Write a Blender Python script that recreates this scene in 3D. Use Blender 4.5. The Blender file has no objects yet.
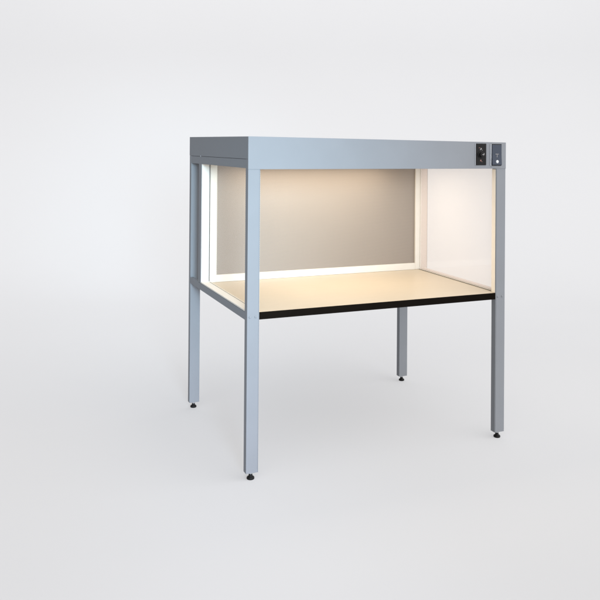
import bpy, bmesh, math
from mathutils import Vector, Matrix

scene = bpy.context.scene
col = scene.collection

# ------------------------------------------------------------------ dimensions
W, D = 1.632, 1.215          # outside width and depth of the bench
Z0 = 0.038                   # height of the levelling feet
TOPZ = 0.835 + Z0            # worktop surface
BOX, BOY = W / 2, D / 2      # base point of the bench
YS = 0.92                    # face of the rear screen
PW, PD = 0.067, 0.040        # post section

# ------------------------------------------------------------------ materials
def new_mat(name):
    m = bpy.data.materials.new(name)
    m.use_nodes = True
    nt = m.node_tree
    b = nt.nodes['Principled BSDF']
    return m, nt, b

def paint(name, rgb, rough=0.45, metallic=0.0, spec=0.5, var=0.04, scale=18, bump=0.0, bscale=900, coat=0.0, ior=1.5):
    m, nt, b = new_mat(name)
    N = nt.nodes; L = nt.links
    tc = N.new('ShaderNodeTexCoord')
    nz = N.new('ShaderNodeTexNoise'); nz.inputs['Scale'].default_value = scale; nz.inputs['Detail'].default_value = 5
    L.new(tc.outputs['Object'], nz.inputs['Vector'])
    cr = N.new('ShaderNodeValToRGB')
    cr.color_ramp.elements[0].position = 0.3; cr.color_ramp.elements[1].position = 0.7
    cr.color_ramp.elements[0].color = (*[c * (1 - var) for c in rgb], 1)
    cr.color_ramp.elements[1].color = (*[min(1, c * (1 + var)) for c in rgb], 1)
    L.new(nz.outputs['Fac'], cr.inputs['Fac']); L.new(cr.outputs['Color'], b.inputs['Base Color'])
    mr = N.new('ShaderNodeMapRange'); mr.inputs['To Min'].default_value = rough * 0.9; mr.inputs['To Max'].default_value = rough * 1.1
    L.new(nz.outputs['Fac'], mr.inputs['Value']); L.new(mr.outputs['Result'], b.inputs['Roughness'])
    b.inputs['Metallic'].default_value = metallic
    b.inputs['Specular IOR Level'].default_value = spec
    b.inputs['Coat Weight'].default_value = coat
    b.inputs['IOR'].default_value = ior
    if bump:
        n2 = N.new('ShaderNodeTexNoise'); n2.inputs['Scale'].default_value = bscale
        L.new(tc.outputs['Object'], n2.inputs['Vector'])
        bp = N.new('ShaderNodeBump'); bp.inputs['Strength'].default_value = bump; bp.inputs['Distance'].default_value = 0.001
        L.new(n2.outputs['Fac'], bp.inputs['Height']); L.new(bp.outputs['Normal'], b.inputs['Normal'])
    return m

SILVER = paint('silver_grey_powder_coat', (0.198, 0.207, 0.224), rough=0.55, metallic=0.0, spec=0.35, ior=1.22, var=0.02, scale=6, bump=0.15)
CREAM = paint('cream_enamel', (0.585, 0.56, 0.52), rough=0.5, var=0.015)
HOODIN = paint('hood_lining_white', (0.75, 0.72, 0.66), rough=0.5, var=0.02)
BLACK = paint('black_edge_band', (0.006, 0.0045, 0.0035), rough=0.6, var=0.1, spec=0.1, ior=1.12)
RUBBER = paint('black_plastic', (0.010, 0.0095, 0.0095), rough=0.45, var=0.1, spec=0.3, ior=1.25)
SEAM = paint('dark_joint', (0.02, 0.02, 0.022), rough=0.7)
STEEL = paint('zinc_steel', (0.50, 0.51, 0.53), rough=0.3, metallic=0.9, var=0.05)
CHROME = paint('chrome_bezel', (0.42, 0.44, 0.48), rough=0.30, metallic=0.6, var=0.02)
ROCKER = paint('dark_blue_black_rocker', (0.028, 0.036, 0.055), rough=0.3, var=0.05, ior=1.3)
MARK = paint('white_print', (0.24, 0.23, 0.23), rough=0.5)
POST_GLOW = paint('warm_post_glow', (0.86, 0.80, 0.71), rough=0.5, var=0.015)  # bright tone standing in for lamp light on the posts
TAN = paint('tan_dimmed_cream', (0.41, 0.35, 0.315), rough=0.5, var=0.02)  # cream as it looks behind the pane, its dimness put into colour
MARKRED = paint('reddish_print', (0.16, 0.07, 0.055), rough=0.5)

def worktop_mat():
    m, nt, b = new_mat('pale_maple_laminate')
    N = nt.nodes; L = nt.links
    tc = N.new('ShaderNodeTexCoord')
    mp = N.new('ShaderNodeMapping'); mp.inputs['Scale'].default_value = (1.2, 14, 1)
    L.new(tc.outputs['Object'], mp.inputs['Vector'])
    n1 = N.new('ShaderNodeTexNoise'); n1.inputs['Scale'].default_value = 6; n1.inputs['Detail'].default_value = 6
    n1.inputs['Distortion'].default_value = 0.6
    L.new(mp.outputs['Vector'], n1.inputs['Vector'])
    n2 = N.new('ShaderNodeTexNoise'); n2.inputs['Scale'].default_value = 2.2; n2.inputs['Detail'].default_value = 3
    L.new(tc.outputs['Object'], n2.inputs['Vector'])
    cr = N.new('ShaderNodeValToRGB')
    cr.color_ramp.elements[0].position = 0.3; cr.color_ramp.elements[0].color = (0.425, 0.360, 0.275, 1)
    cr.color_ramp.elements[1].position = 0.72; cr.color_ramp.elements[1].color = (0.465, 0.402, 0.315, 1)
    mx = N.new('ShaderNodeMath'); mx.operation = 'MULTIPLY_ADD'
    mx.inputs[1].default_value = 0.5
    L.new(n1.outputs['Fac'], mx.inputs[0])
    h = N.new('ShaderNodeMath'); h.operation = 'MULTIPLY'; h.inputs[1].default_value = 0.5
    L.new(n2.outputs['Fac'], h.inputs[0]); L.new(h.outputs[0], mx.inputs[2])
    L.new(mx.outputs[0], cr.inputs['Fac']); L.new(cr.outputs['Color'], b.inputs['Base Color'])
    b.inputs['Roughness'].default_value = 0.38
    b.inputs['Specular IOR Level'].default_value = 0.4
    return m
LAMINATE = worktop_mat()

def perforated_mat():
    """sheet metal punched with a staggered lattice of round holes (object space, metres)"""
    m, nt, b = new_mat('perforated_sheet')
    N = nt.nodes; L = nt.links
    tc = N.new('ShaderNodeTexCoord')
    sp = N.new('ShaderNodeSeparateXYZ'); L.new(tc.outputs['Object'], sp.inputs[0])
    px, pz = 0.0080, 0.0139
    def mth(op, a, bb=None, c=None):
        n = N.new('ShaderNodeMath'); n.operation = op
        for i, v in enumerate((a, bb, c)):
            if v is None: continue
            if isinstance(v, (int, float)): n.inputs[i].default_value = v
            else: L.new(v, n.inputs[i])
        return n.outputs[0]
    def lattice(ox, oz):
        dx = mth('MULTIPLY', mth('SUBTRACT', mth('FRACT', mth('ADD', mth('DIVIDE', sp.outputs['X'], px), ox)), 0.5), px)
        dz = mth('MULTIPLY', mth('SUBTRACT', mth('FRACT', mth('ADD', mth('DIVIDE', sp.outputs['Z'], pz), oz)), 0.5), pz)
        return mth('SQRT', mth('ADD', mth('MULTIPLY', dx, dx), mth('MULTIPLY', dz, dz)))
    d = mth('MINIMUM', lattice(0.0, 0.0), lattice(0.5, 0.5))
    hole = mth('LESS_THAN', d, 0.0024)
    nz = N.new('ShaderNodeTexNoise'); nz.inputs['Scale'].default_value = 3
    mp = N.new('ShaderNodeMapping'); mp.inputs['Scale'].default_value = (0.5, 1, 0.5)
    L.new(tc.outputs['Object'], mp.inputs['Vector']); L.new(mp.outputs['Vector'], nz.inputs['Vector'])
    cr = N.new('ShaderNodeValToRGB')
    cr.color_ramp.elements[0].position = 0.3; cr.color_ramp.elements[0].color = (0.262, 0.226, 0.197, 1)
    cr.color_ramp.elements[1].position = 0.7; cr.color_ramp.elements[1].color = (0.280, 0.242, 0.211, 1)
    L.new(nz.outputs['Fac'], cr.inputs['Fac'])
    mix = N.new('ShaderNodeMix'); mix.data_type = 'RGBA'
    L.new(hole, mix.inputs['Factor']); L.new(cr.outputs['Color'], mix.inputs['A'])
    mix.inputs['B'].default_value = (0.158, 0.136, 0.118, 1)
    L.new(mix.outputs['Result'], b.inputs['Base Color'])
    b.inputs['Roughness'].default_value = 0.5
    b.inputs['Metallic'].default_value = 0.15
    return m
PERF = perforated_mat()

def glass_mat(name, haze, tint, through=(0.985, 0.985, 0.98)):
    m, nt, b = new_mat(name)
    N = nt.nodes; L = nt.links
    nt.nodes.remove(b)
    out = N['Material Output']
    tr = N.new('ShaderNodeBsdfTransparent'); tr.inputs['Color'].default_value = (*through, 1)
    gl = N.new('ShaderNodeBsdfGlossy'); gl.inputs['Roughness'].default_value = 0.03
    fr = N.new('ShaderNodeFresnel'); fr.inputs['IOR'].default_value = 1.35
    df = N.new('ShaderNodeBsdfDiffuse'); df.inputs['Color'].default_value = (*tint, 1)
    m1 = N.new('ShaderNodeMixShader'); m2 = N.new('ShaderNodeMixShader')
    k = N.new('ShaderNodeMath'); k.operation = 'MULTIPLY'; k.inputs[1].default_value = 0.12
    L.new(fr.outputs[0], k.inputs[0])
    L.new(k.outputs[0], m1.inputs['Fac']); L.new(tr.outputs[0], m1.inputs[1]); L.new(gl.outputs[0], m1.inputs[2])
    nz = N.new('ShaderNodeTexNoise'); nz.inputs['Scale'].default_value = 2.0
    tc = N.new('ShaderNodeTexCoord'); L.new(tc.outputs['Object'], nz.inputs['Vector'])
    mr = N.new('ShaderNodeMapRange'); mr.inputs['To Min'].default_value = haze * 0.93; mr.inputs['To Max'].default_value = haze * 1.07
    L.new(nz.outputs['Fac'], mr.inputs['Value']); L.new(mr.outputs['Result'], m2.inputs['Fac'])
    L.new(m1.outputs[0], m2.inputs[1]); L.new(df.outputs[0], m2.inputs[2])
    L.new(m2.outputs[0], out.inputs['Surface'])
    return m
GLASS = glass_mat('clear_glass', 0.0, (0.9, 0.88, 0.85))
GLASS_HAZED = glass_mat('hazed_glass', 0.17, (0.92, 0.90, 0.93), (1.0, 0.985, 0.970))  # clear glass with haze and warm tint added to look brighter

def emit_mat(name, rgb, s):
    m, nt, b = new_mat(name)
    b.inputs['Base Color'].default_value = (0.45, 0.46, 0.47, 1)
    b.inputs['Emission Color'].default_value = (*rgb, 1)
    b.inputs['Emission Strength'].default_value = s
    return m
TUBE = emit_mat('glowing_tube', (1.0, 0.80, 0.56), 2)
SPOTLIT = emit_mat('lit_indicator', (0.85, 0.92, 1.0), 0.10)

def floor_mat():
    m, nt, b = new_mat('glowing_seamless_paper')
    N = nt.nodes; L = nt.links
    tc = N.new('ShaderNodeTexCoord')
    nz = N.new('ShaderNodeTexNoise'); nz.inputs['Scale'].default_value = 0.55; nz.inputs['Detail'].default_value = 3
    L.new(tc.outputs['Object'], nz.inputs['Vector'])
    cr = N.new('ShaderNodeValToRGB')
    cr.color_ramp.elements[0].position = 0.3; cr.color_ramp.elements[0].color = (0.247, 0.248, 0.252, 1)
    cr.color_ramp.elements[1].position = 0.7; cr.color_ramp.elements[1].color = (0.253, 0.254, 0.258, 1)
    L.new(nz.outputs['Fac'], cr.inputs['Fac']); L.new(cr.outputs['Color'], b.inputs['Base Color'])
    b.inputs['Roughness'].default_value = 0.9
    b.inputs['Specular IOR Level'].default_value = 0.05
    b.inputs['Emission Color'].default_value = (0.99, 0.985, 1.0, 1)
    b.inputs['Emission Strength'].default_value = 0.395  # paper glows by itself, thinning the shadow under the bench
    return m
PAPER = floor_mat()

# ------------------------------------------------------------------ mesh helpers
def add_box(bm, x0, x1, y0, y1, z0, z1):
    vs = [bm.verts.new((x, y, z)) for z in (z0, z1) for y in (y0, y1) for x in (x0, x1)]
    for f in ((0, 2, 3, 1), (4, 5, 7, 6), (0, 1, 5, 4), (2, 6, 7, 3), (0, 4, 6, 2), (1, 3, 7, 5)):
        bm.faces.new([vs[i] for i in f])
    return vs

def add_lathe(bm, prof, c, axis='Z', n=28, close=True):
    rings = []
    for r, h in prof:
        ring = []
        for i in range(n):
            a = 2 * math.pi * i / n
            if axis == 'Z': p = (c[0] + r * math.cos(a), c[1] + r * math.sin(a), c[2] + h)
            elif axis == 'Y': p = (c[0] + r * math.cos(a), c[1] - h, c[2] + r * math.sin(a))
            else: p = (c[0] + h, c[1] + r * math.cos(a), c[2] + r * math.sin(a))
            ring.append(bm.verts.new(p))
        rings.append(ring)
    for a, b in zip(rings, rings[1:]):
        for i in range(n):
            bm.faces.new((a[i], a[(i + 1) % n], b[(i + 1) % n], b[i]))
    if close:
        bm.faces.new(rings[0][::-1]); bm.faces.new(rings[-1])

def add_profile(bm, pts, z0, z1):
    """vertical extrusion of an (x, y) outline"""
    lo = [bm.verts.new((x, y, z0)) for x, y in pts]
    hi = [bm.verts.new((x, y, z1)) for x, y in pts]
    n = len(pts)
    bm.faces.new(lo[::-1]); bm.faces.new(hi)
    for i in range(n):
        bm.faces.new((lo[i], lo[(i + 1) % n], hi[(i + 1) % n], hi[i]))

def obj(name, bm, mat, parent=None, bevel=0.0, smooth=False, origin=(BOX, BOY, 0), seg=2):
    bmesh.ops.recalc_face_normals(bm, faces=bm.faces)
    for v in bm.verts:
        if origin[0] and v.co.x > 1.3: v.co.x += 0.0198 * v.co.y      # the bench is a touch wider at the back
        v.co -= Vector(origin)
    me = bpy.data.meshes.new(name)
    bm.to_mesh(me); bm.free()
    me.materials.append(mat)
    o = bpy.data.objects.new(name, me)
    col.objects.link(o)
    if parent: o.parent = parent
    if bevel:
        md = o.modifiers.new('Bevel', 'BEVEL'); md.width = bevel; md.segments = seg; md.limit_method = 'ANGLE'
        md.angle_limit = math.radians(35)
        try: md.harden_normals = True
        except Exception: pass
    for p in me.polygons: p.use_smooth = smooth
    return o

def NB(): return bmesh.new()

# ------------------------------------------------------------------ the bench
bench = bpy.data.objects.new('enclosed_workbench', None)
bench.empty_display_size = 0.2
bench.location = (BOX, BOY, 0)
col.objects.link(bench)
bench['label'] = 'silver grey steel workbench with lit hood, glass sides and black edged pale worktop'
bench['category'] = 'workbench'

# --- legs (posts from foot to hood)
def post(x0, y0, mirror, front):
    """folded steel post; the open edge with its narrow return lip faces inwards"""
    bm = NB()
    zt = 1.6366 + Z0
    s = -1 if mirror else 1
    xo = x0 + (PW if mirror else 0)
    def X(a): return xo + s * a
    pts = [(X(0), y0), (X(PW - 0.0045), y0), (X(PW - 0.0045), y0 + 0.0016), (X(PW - 0.0030), y0 + 0.0016),
           (X(PW - 0.0030), y0 + 0.0004), (X(PW), y0 + 0.0004), (X(PW), y0 + PD), (X(0), y0 + PD)]
    if not front:
        pts = [(X(0), y0), (X(PW), y0), (X(PW), y0 + PD), (X(0), y0 + PD)]
    add_profile(bm, pts, Z0, zt)
    leg = obj('leg', bm, SILVER, bench, bevel=0.0012)
    # levelling foot
    cx, cy = x0 + PW * 0.5, y0 + PD * 0.5 + 0.004
    f = NB()
    add_lathe(f, [(0.0185, 0.0), (0.0205, 0.002), (0.0205, 0.008), (0.0185, 0.0115), (0.0125, 0.0145), (0.0100, 0.0210), (0.0096, 0.026)], (cx, cy, 0))
    foot = obj('levelling_foot', f, RUBBER, leg, smooth=True)
    md = foot.modifiers.new('Edge', 'EDGE_SPLIT'); md.split_angle = math.radians(50)
    s_ = NB()
    add_lathe(s_, [(0.0065, 0.025), (0.0065, 0.042)], (cx, cy, 0), n=16)
    add_lathe(s_, [(0.0110, 0.029), (0.0110, 0.0345)], (cx, cy, 0), n=6)
    obj('foot_stem', s_, STEEL, leg)
    if front:
        for xx in (0.016, 0.047):
            b_ = NB()
            px = xo + s * xx if not mirror else x0 + xx
            add_lathe(b_, [(0.0060, -0.002), (0.0060, 0.0012), (0.0046, 0.0028), (0.0018, 0.0034)], (px, y0, 0.8125 + Z0), axis='Y', n=20)
            obj('screw', b_, SILVER, leg, smooth=False)
    return leg
post(0, 0, False, True)
post(W - PW, 0, True, True)
post(0, D - PD, False, False)
post(W - PW + 0.001, D - PD, True, False)

# --- side rails carrying the worktop
for xa, xb in ((0.0, 0.020), (W - 0.020, W)):
    bm = NB(); add_box(bm, xa, xb, PD + 0.0006, D - PD - 0.0006, 0.793 + Z0, 0.8335 + Z0)
    obj('side_rail', bm, SILVER, bench, bevel=0.001)
# rear cross rail below the worktop
bm = NB(); add_box(bm, PW + 0.001, W - PW - 0.001, D - 0.030, D - 0.004, 0.760 + Z0, 0.796 + Z0)
obj('rear_rail', bm, SILVER, bench, bevel=0.001)

# --- worktop: board, dark front edge band
bm = NB()
add_box(bm, PW + 0.0005, W - PW - 0.0005, 0.0035, PD + 0.0015, TOPZ - 0.036, TOPZ)
add_box(bm, 0.0205, W - 0.0205, PD + 0.0015, YS + 0.055, TOPZ - 0.036, TOPZ)
wt = obj('worktop', bm, LAMINATE, bench)
bm = NB(); add_box(bm, PW + 0.0005, W - PW - 0.0005, 0.0005, 0.0034, TOPZ - 0.0385, TOPZ + 0.0004)
obj('edge_band', bm, BLACK, wt, bevel=0.0006)
# ledges outside the glass, cream left and dimmed tan right, joints inside them
for s in (0, 1):
    def MX(a, b): return (a, b) if not s else (W - b, W - a)
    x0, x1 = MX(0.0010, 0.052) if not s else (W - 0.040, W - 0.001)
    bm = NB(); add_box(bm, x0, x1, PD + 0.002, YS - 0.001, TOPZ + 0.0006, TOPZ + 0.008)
    ld = obj('side_ledge', bm, TAN if s else CREAM, bench, bevel=0.001)  # right ledge: dimmer look behind the pane is painted in as tan
    x0, x1 = MX(0.0585, 0.066) if not s else (W - 0.0505, W - 0.0470)
    bm = NB(); add_box(bm, x0, x1, PD + 0.004, YS - 0.001, TOPZ + 0.0006, TOPZ + 0.007)
    obj('glazing_strip', bm, CREAM, ld, bevel=0.001)
    x0, x1 = MX(0.0664, 0.0695) if not s else (W - 0.0560, W - 0.0507)
    bm = NB(); add_box(bm, x0, x1, PD + 0.004, YS - 0.001, TOPZ + 0.0004, TOPZ + 0.0012)
    obj('joint', bm, SEAM if s else CREAM, ld)
    x0, x1 = MX(0.0530, 0.0575) if not s else (W - 0.0462, W - 0.0412)
    bm = NB(); add_box(bm, x0, x1, PD + 0.004, YS - 0.0015, TOPZ + 0.0008, 1.592 + Z0)
    g = obj('side_pane', bm, GLASS_HAZED if s else GLASS, bench)
    g['label'] = 'glass side pane with added milky haze' if s else 'clear glass side pane'
    # polished rear edge of the pane that reads as a thin dark line
    bm = NB(); add_box(bm, x0 + 0.0004, x1 - 0.0004, YS - 0.0045, YS - 0.0022, TOPZ + 0.010, 1.590 + Z0)
    obj('pane_seal', bm, SEAM if not s else CREAM, g)
    # added pale strips: lamp light on the posts' inner faces put into colour
    x0, x1 = MX(PW + 0.0006, PW + 0.0016)
    bm = NB(); add_box(bm, x0, x1, 0.0050, PD, TOPZ + 0.0008, 1.575 + Z0)
    obj('post_glow_strip', bm, POST_GLOW, bench)

# --- rear screen: cream frame around a perforated sheet
bm = NB()
FX0, FX1 = 0.004, W + 0.012
zb, zt = TOPZ + 0.0006, 1.64 + Z0
add_box(bm, FX0, 0.104, YS, YS + 0.060, zb, zt)
add_box(bm, W - 0.085, FX1, YS, YS + 0.060, zb, zt)
add_box(bm, 0.104, W - 0.085, YS + 0.0005, YS + 0.060, zb, TOPZ + 0.046)
add_box(bm, 0.104, W - 0.085, YS + 0.0005, YS + 0.060, 1.615 + Z0, zt)
fr = obj('screen_frame', bm, CREAM, bench, bevel=0.0015)
bm = NB(); add_box(bm, 0.1045, W - 0.0855, YS + 0.012, YS + 0.014, TOPZ + 0.0465, 1.6145 + Z0)
obj('perforated_sheet', bm, PERF, bench)
bm = NB(); add_box(bm, W - 0.0405, FX1 - 0.001, YS - 0.0009, YS - 0.0002, zb + 0.009, 1.588 + Z0)  # added strip, dims the outer part of the frame by colour
obj('dimmed_frame_strip', bm, TAN, fr)
# grey outer flange of the frame, seen edge-on from the side
bm = NB(); add_box(bm, 0.0005, 0.0035, YS + 0.001, YS + 0.062, zb, 1.588 + Z0)
obj('frame_flange', bm, SILVER, fr)
bm = NB(); add_box(bm, W + 0.0125, W + 0.015, YS + 0.001, YS + 0.062, zb, 1.588 + Z0)
obj('frame_flange', bm, SILVER, fr)

# --- hood
def hood_z(x, y, base=1.75):
    return 1.755 + Z0 - 0.019 * x / W + 0.006 * y / D
def fascia_z(x): return 1.583 + Z0 - 0.004 * x / W
bm = NB()
# front fascia: sheet from side to side
x0, x1 = -0.0010, W + 0.0010
pts = [(x0, fascia_z(x0)), (x1, fascia_z(x1)), (x1, hood_z(x1, 0)), (x0, hood_z(x0, 0))]
fa = [bm.verts.new((x, -0.0022, z)) for x, z in pts]
ba = [bm.verts.new((x, 0.0, z)) for x, z in pts]
bm.faces.new(fa); bm.faces.new(ba[::-1])
for i in range(4): bm.faces.new((fa[i], ba[i], ba[(i + 1) % 4], fa[(i + 1) % 4]))
hood_front = obj('fascia', bm, SILVER, bench, bevel=0.0009)

bm = NB()
zc = 1.637 + Z0
vs = add_box(bm, -0.0010, W + 0.0010, 0.0004, D + 0.001, zc, zc + 0.1)
for v in vs:
    if v.co.z > zc + 0.05: v.co.z = hood_z(v.co.x, v.co.y) - 0.0006
hood = obj('hood', bm, SILVER, bench, bevel=0.0012)
# lower side skirts, between the posts
for s in (0, 1):
    xa, xb = (0.0005, 0.0030) if not s else (W - 0.0030, W - 0.0005)
    bm = NB(); add_box(bm, xa, xb, PD + 0.0010, D - PD - 0.0010, 1.588 + Z0, 1.6352 + Z0)
    obj('side_skirt', bm, SILVER, hood, bevel=0.0006)
    xa, xb = (0.0030, 0.0060) if not s else (W - 0.0060, W - 0.0030)
    bm = NB(); add_box(bm, xa, xb, PD + 0.0010, D - PD - 0.0010, 1.634 + Z0, 1.6368 + Z0)
    obj('skirt_gap', bm, SEAM, hood)
bm = NB(); add_box(bm, PW, W - PW, D - 0.004, D - 0.001, 1.588 + Z0, 1.6352 + Z0)
obj('rear_skirt', bm, SILVER, hood)
b_ = NB(); add_lathe(b_, [(0.0048, -0.0015), (0.0048, 0.0008), (0.0032, 0.002)], (0.0, 0, 0), axis='X', n=16)
for v in b_.verts: v.co = Vector((-v.co.x - 0.0010, v.co.y + 0.935, v.co.z + 1.6375 + Z0))
obj('screw', b_, CHROME, hood)
# white lining of the underside
bm = NB(); add_box(bm, 0.006, W - 0.006, 0.006, D - 0.045, 1.628 + Z0, 1.6335 + Z0)
lin = obj('hood_lining', bm, HOODIN, bench)
# lamp under the hood, hidden behind the fascia
bm = NB(); add_box(bm, 0.16, 1.29, 0.565, 0.655, 1.610 + Z0, 1.6275 + Z0)
lamp = obj('lamp_housing', bm, HOODIN, bench, bevel=0.002)
bm = NB()
add_lathe(bm, [(0.008, 0.0), (0.013, 0.004), (0.013, 1.076), (0.008, 1.08)], (0.18, 0.61, 1.595 + Z0), axis='X', n=16)
obj('lamp_tube', bm, TUBE, lamp, smooth=True)

# --- controls on the fascia
def plate(name, x0, x1, z0, z1, mat, y=-0.0023, t=0.004, bev=0.0015):
    bm = NB(); add_box(bm, x0, x1, y - t, y, z0 + Z0, z1 + Z0)
    return obj(name, bm, mat, bench, bevel=bev)
cz0, cz1 = 1.597, 1.726
dim = plate('dimmer_switch', 1.4135, 1.4880, cz0 + 0.003, cz1 + 0.002, RUBBER)
cxm = (1.4135 + 1.4880) / 2
bm = NB()
add_lathe(bm, [(0.019, 0.0), (0.019, 0.003), (0.0145, 0.005), (0.0125, 0.015), (0.0115, 0.017)], (cxm - 0.004, -0.0060, 1.663 + Z0), axis='Y', n=24)
obj('knob', bm, RUBBER, dim, smooth=False)
bm = NB(); add_box(bm, cxm - 0.002, cxm + 0.010, -0.0236, -0.0226, 1.6615 + Z0, 1.6655 + Z0)
obj('pointer', bm, MARK, dim)
for (dx, dz, w_, h_) in ((0.000, 0.034, 0.007, 0.009), (-0.006, 0.029, 0.004, 0.004), (0.021, 0.003, 0.004, 0.012), (0.016, -0.006, 0.005, 0.004), (0.008, 0.026, 0.003, 0.003)):
    bm = NB()
    add_box(bm, cxm + dx - w_ / 2, cxm + dx + w_ / 2, -0.0068, -0.0062, 1.663 + dz - h_ / 2 + Z0, 1.663 + dz + h_ / 2 + Z0)
    obj('scale_mark', bm, MARK, dim)
for (dx, dz, w_, h_) in ((-0.002, -0.035, 0.009, 0.009), (-0.012, 0.040, 0.010, 0.003), (0.006, -0.042, 0.006, 0.003)):
    bm = NB()
    add_box(bm, cxm + dx - w_ / 2, cxm + dx + w_ / 2, -0.0068, -0.0062, 1.663 + dz - h_ / 2 + Z0, 1.663 + dz + h_ / 2 + Z0)
    obj('scale_mark', bm, MARKRED, dim)
# thin bright rim on the left of the plate
bm = NB(); add_box(bm, 1.4112, 1.4132, -0.0050, -0.0023, cz0 + 0.003 + Z0, cz1 + 0.002 + Z0)
obj('rim', bm, CHROME, dim)

rk = plate('rocker_switch', 1.5240, 1.5980, cz0, cz1, RUBBER, t=0.005)
bm = NB(); add_box(bm, 1.5195, 1.5237, -0.0068, -0.0023, cz0 + Z0, cz1 + Z0)
obj('rim', bm, CHROME, rk)
bm = NB()
xa, xb = 1.5275, 1.5960
zc_ = (cz0 + cz1) / 2 + Z0
zl, zh = cz0 + 0.004 + Z0, cz1 - 0.004 + Z0
# rocker: two slightly tilted faces meeting in the middle
sec = [(-0.0074, zl), (-0.0135, zl + 0.001), (-0.0095, zc_), (-0.0085, zh - 0.001), (-0.0074, zh)]
L_ = [bm.verts.new((xa, y, z)) for y, z in sec]; R_ = [bm.verts.new((xb, y, z)) for y, z in sec]
bm.faces.new(L_); bm.faces.new(R_[::-1])
for i in range(len(sec)):
    j = (i + 1) % len(sec)
    bm.faces.new((L_[i], L_[j], R_[j], R_[i]))
obj('rocker', bm, ROCKER, rk, bevel=0.001)
xm = (xa + xb) / 2 + 0.001
bm = NB()
add_box(bm, xm - 0.012, xm + 0.012, -0.0110, -0.0100, zc_ + 0.003, zc_ + 0.0060)
add_box(bm, xm - 0.0016, xm + 0.0014, -0.0112, -0.0102, zc_ - 0.014, zc_ + 0.0018)
obj('symbol', bm, MARK, rk)
bm = NB()
add_lathe(bm, [(0.0095, 0.0), (0.0095, 0.0010), (0.005, 0.0022)], (xm + 0.001, -0.0118, zl + 0.020), axis='Y', n=24)
obj('indicator_light', bm, SPOTLIT, rk)

# ------------------------------------------------------------------ camera basis
YAW, PITCH, ROLL = -0.3939, 0.0045, 0.0072
cy_, sy_ = math.cos(YAW), math.sin(YAW)
r0 = Vector((cy_, sy_, 0)); f0 = Vector((-sy_, cy_, 0)); zz = Vector((0, 0, 1))
F = math.cos(PITCH) * f0 + math.sin(PITCH) * zz
U0 = math.cos(PITCH) * zz - math.sin(PITCH) * f0
c, s = math.cos(ROLL), math.sin(ROLL)
R = c * r0 + s * U0
U = -s * r0 + c * U0
camd = bpy.data.cameras.new('camera')
cam = bpy.data.objects.new('camera', camd); col.objects.link(cam)
cam.matrix_world = Matrix(((R.x, U.x, -F.x, -1.2715), (R.y, U.y, -F.y, -3.7586), (R.z, U.z, -F.z, 1.7074 + Z0), (0, 0, 0, 1)))
camd.sensor_width = 36
camd.lens = 36 * 761.12 / 600
camd.shift_x = 0.0
camd.shift_y = -(300 - 142.348) / 600
camd.clip_end = 200
scene.camera = cam

# ------------------------------------------------------------------ seamless studio backdrop
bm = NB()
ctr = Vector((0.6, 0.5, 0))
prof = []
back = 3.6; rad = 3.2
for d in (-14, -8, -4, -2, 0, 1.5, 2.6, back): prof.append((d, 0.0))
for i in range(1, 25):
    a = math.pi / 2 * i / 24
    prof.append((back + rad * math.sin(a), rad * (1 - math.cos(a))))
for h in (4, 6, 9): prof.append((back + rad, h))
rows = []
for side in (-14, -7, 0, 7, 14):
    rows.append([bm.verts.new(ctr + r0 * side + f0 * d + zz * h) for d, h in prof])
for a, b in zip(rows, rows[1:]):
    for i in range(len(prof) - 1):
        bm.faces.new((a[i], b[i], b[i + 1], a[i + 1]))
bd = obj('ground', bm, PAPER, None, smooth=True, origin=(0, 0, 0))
bd['kind'] = 'structure'
bd['label'] = 'seamless pale grey, self-glowing studio floor curving up into backdrop'

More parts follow.
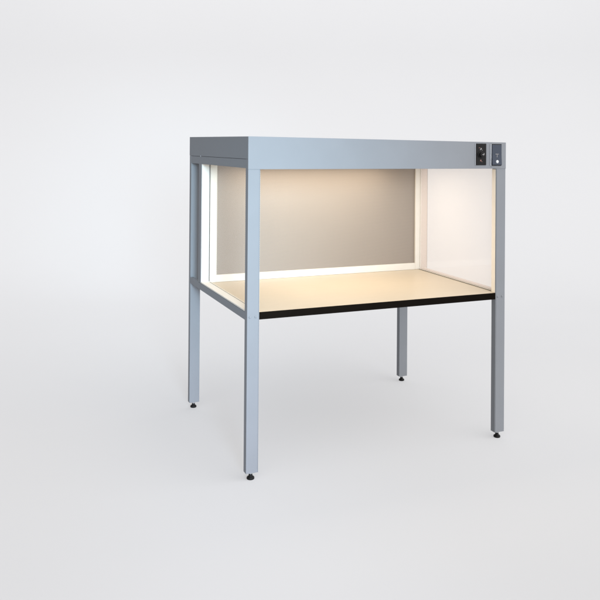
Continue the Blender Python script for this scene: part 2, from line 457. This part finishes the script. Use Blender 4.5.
# ------------------------------------------------------------------ light
world = bpy.data.worlds.new('World'); scene.world = world
world.use_nodes = True
nt = world.node_tree; N = nt.nodes; L = nt.links
bg = N['Background']
tc = N.new('ShaderNodeTexCoord')
nrm = N.new('ShaderNodeVectorMath'); nrm.operation = 'NORMALIZE'
L.new(tc.outputs['Generated'], nrm.inputs[0])
dt = N.new('ShaderNodeVectorMath'); dt.operation = 'DOT_PRODUCT'
L.new(nrm.outputs[0], dt.inputs[0])
dirv = Vector((0.45, -0.80, 0.42)).normalized()    # soft studio light from front right and above
dt.inputs[1].default_value = dirv
cr = N.new('ShaderNodeValToRGB')
mr = N.new('ShaderNodeMapRange'); mr.inputs['From Min'].default_value = -1; mr.inputs['From Max'].default_value = 1
L.new(dt.outputs['Value'], mr.inputs['Value']); L.new(mr.outputs['Result'], cr.inputs['Fac'])
e = cr.color_ramp.elements
e[0].position = 0.50; e[0].color = (0.0, 0.0, 0.004, 1)
e[1].position = 0.90; e[1].color = (1.0, 1.0, 1.0, 1)
L.new(cr.outputs['Color'], bg.inputs['Color'])
bg.inputs['Strength'].default_value = 2.8

def area(name, loc, target, sx, sy, power, rgb):
    ld = bpy.data.lights.new(name, 'AREA'); ld.shape = 'RECTANGLE'; ld.size = sx; ld.size_y = sy
    ld.energy = power; ld.color = rgb
    o = bpy.data.objects.new(name, ld); col.objects.link(o)
    o.location = loc
    o.rotation_euler = (Vector(target) - Vector(loc)).to_track_quat('-Z', 'Y').to_euler()
    return o
def snoot(name, loc, target, power, deg, rgb=(0.58, 0.84, 1.0)):
    sl = bpy.data.lights.new(name, 'SPOT'); sl.energy = power; sl.color = rgb
    sl.spot_size = math.radians(deg); sl.spot_blend = 1.0; sl.shadow_soft_size = 0.7
    so = bpy.data.objects.new(name, sl); col.objects.link(so); so.location = loc
    so.rotation_euler = (Vector(target) - Vector(loc)).to_track_quat('-Z', 'Y').to_euler()
snoot('spot_softbox', (-1.0, -5.4, 2.3), (-0.05, 0, 1.45), 2200, 25)
snoot('spot_softbox', (-0.8, -5.6, 1.4), (-0.20, 0, 0.15), 1500, 20, (0.68, 0.80, 1.0))
area('hood_lamp', (0.78, 0.60, 1.575 + Z0), (0.78, 0.60, 0), 1.12, 0.45, 12, (1.0, 0.85, 0.65))

wp = ctr + f0 * 4.6 + zz * 6.2
area('backdrop_light', wp, ctr + f0 * 6.6 + zz * 1.5, 11.0, 0.5, 150, (1.0, 0.99, 1.0))

scene.view_settings.view_transform = 'Standard'
scene.view_settings.look = 'None'
scene.view_settings.exposure = 0
scene.render.engine = 'CYCLES'
scene.cycles.max_bounces = 10
scene.cycles.transparent_max_bounces = 12
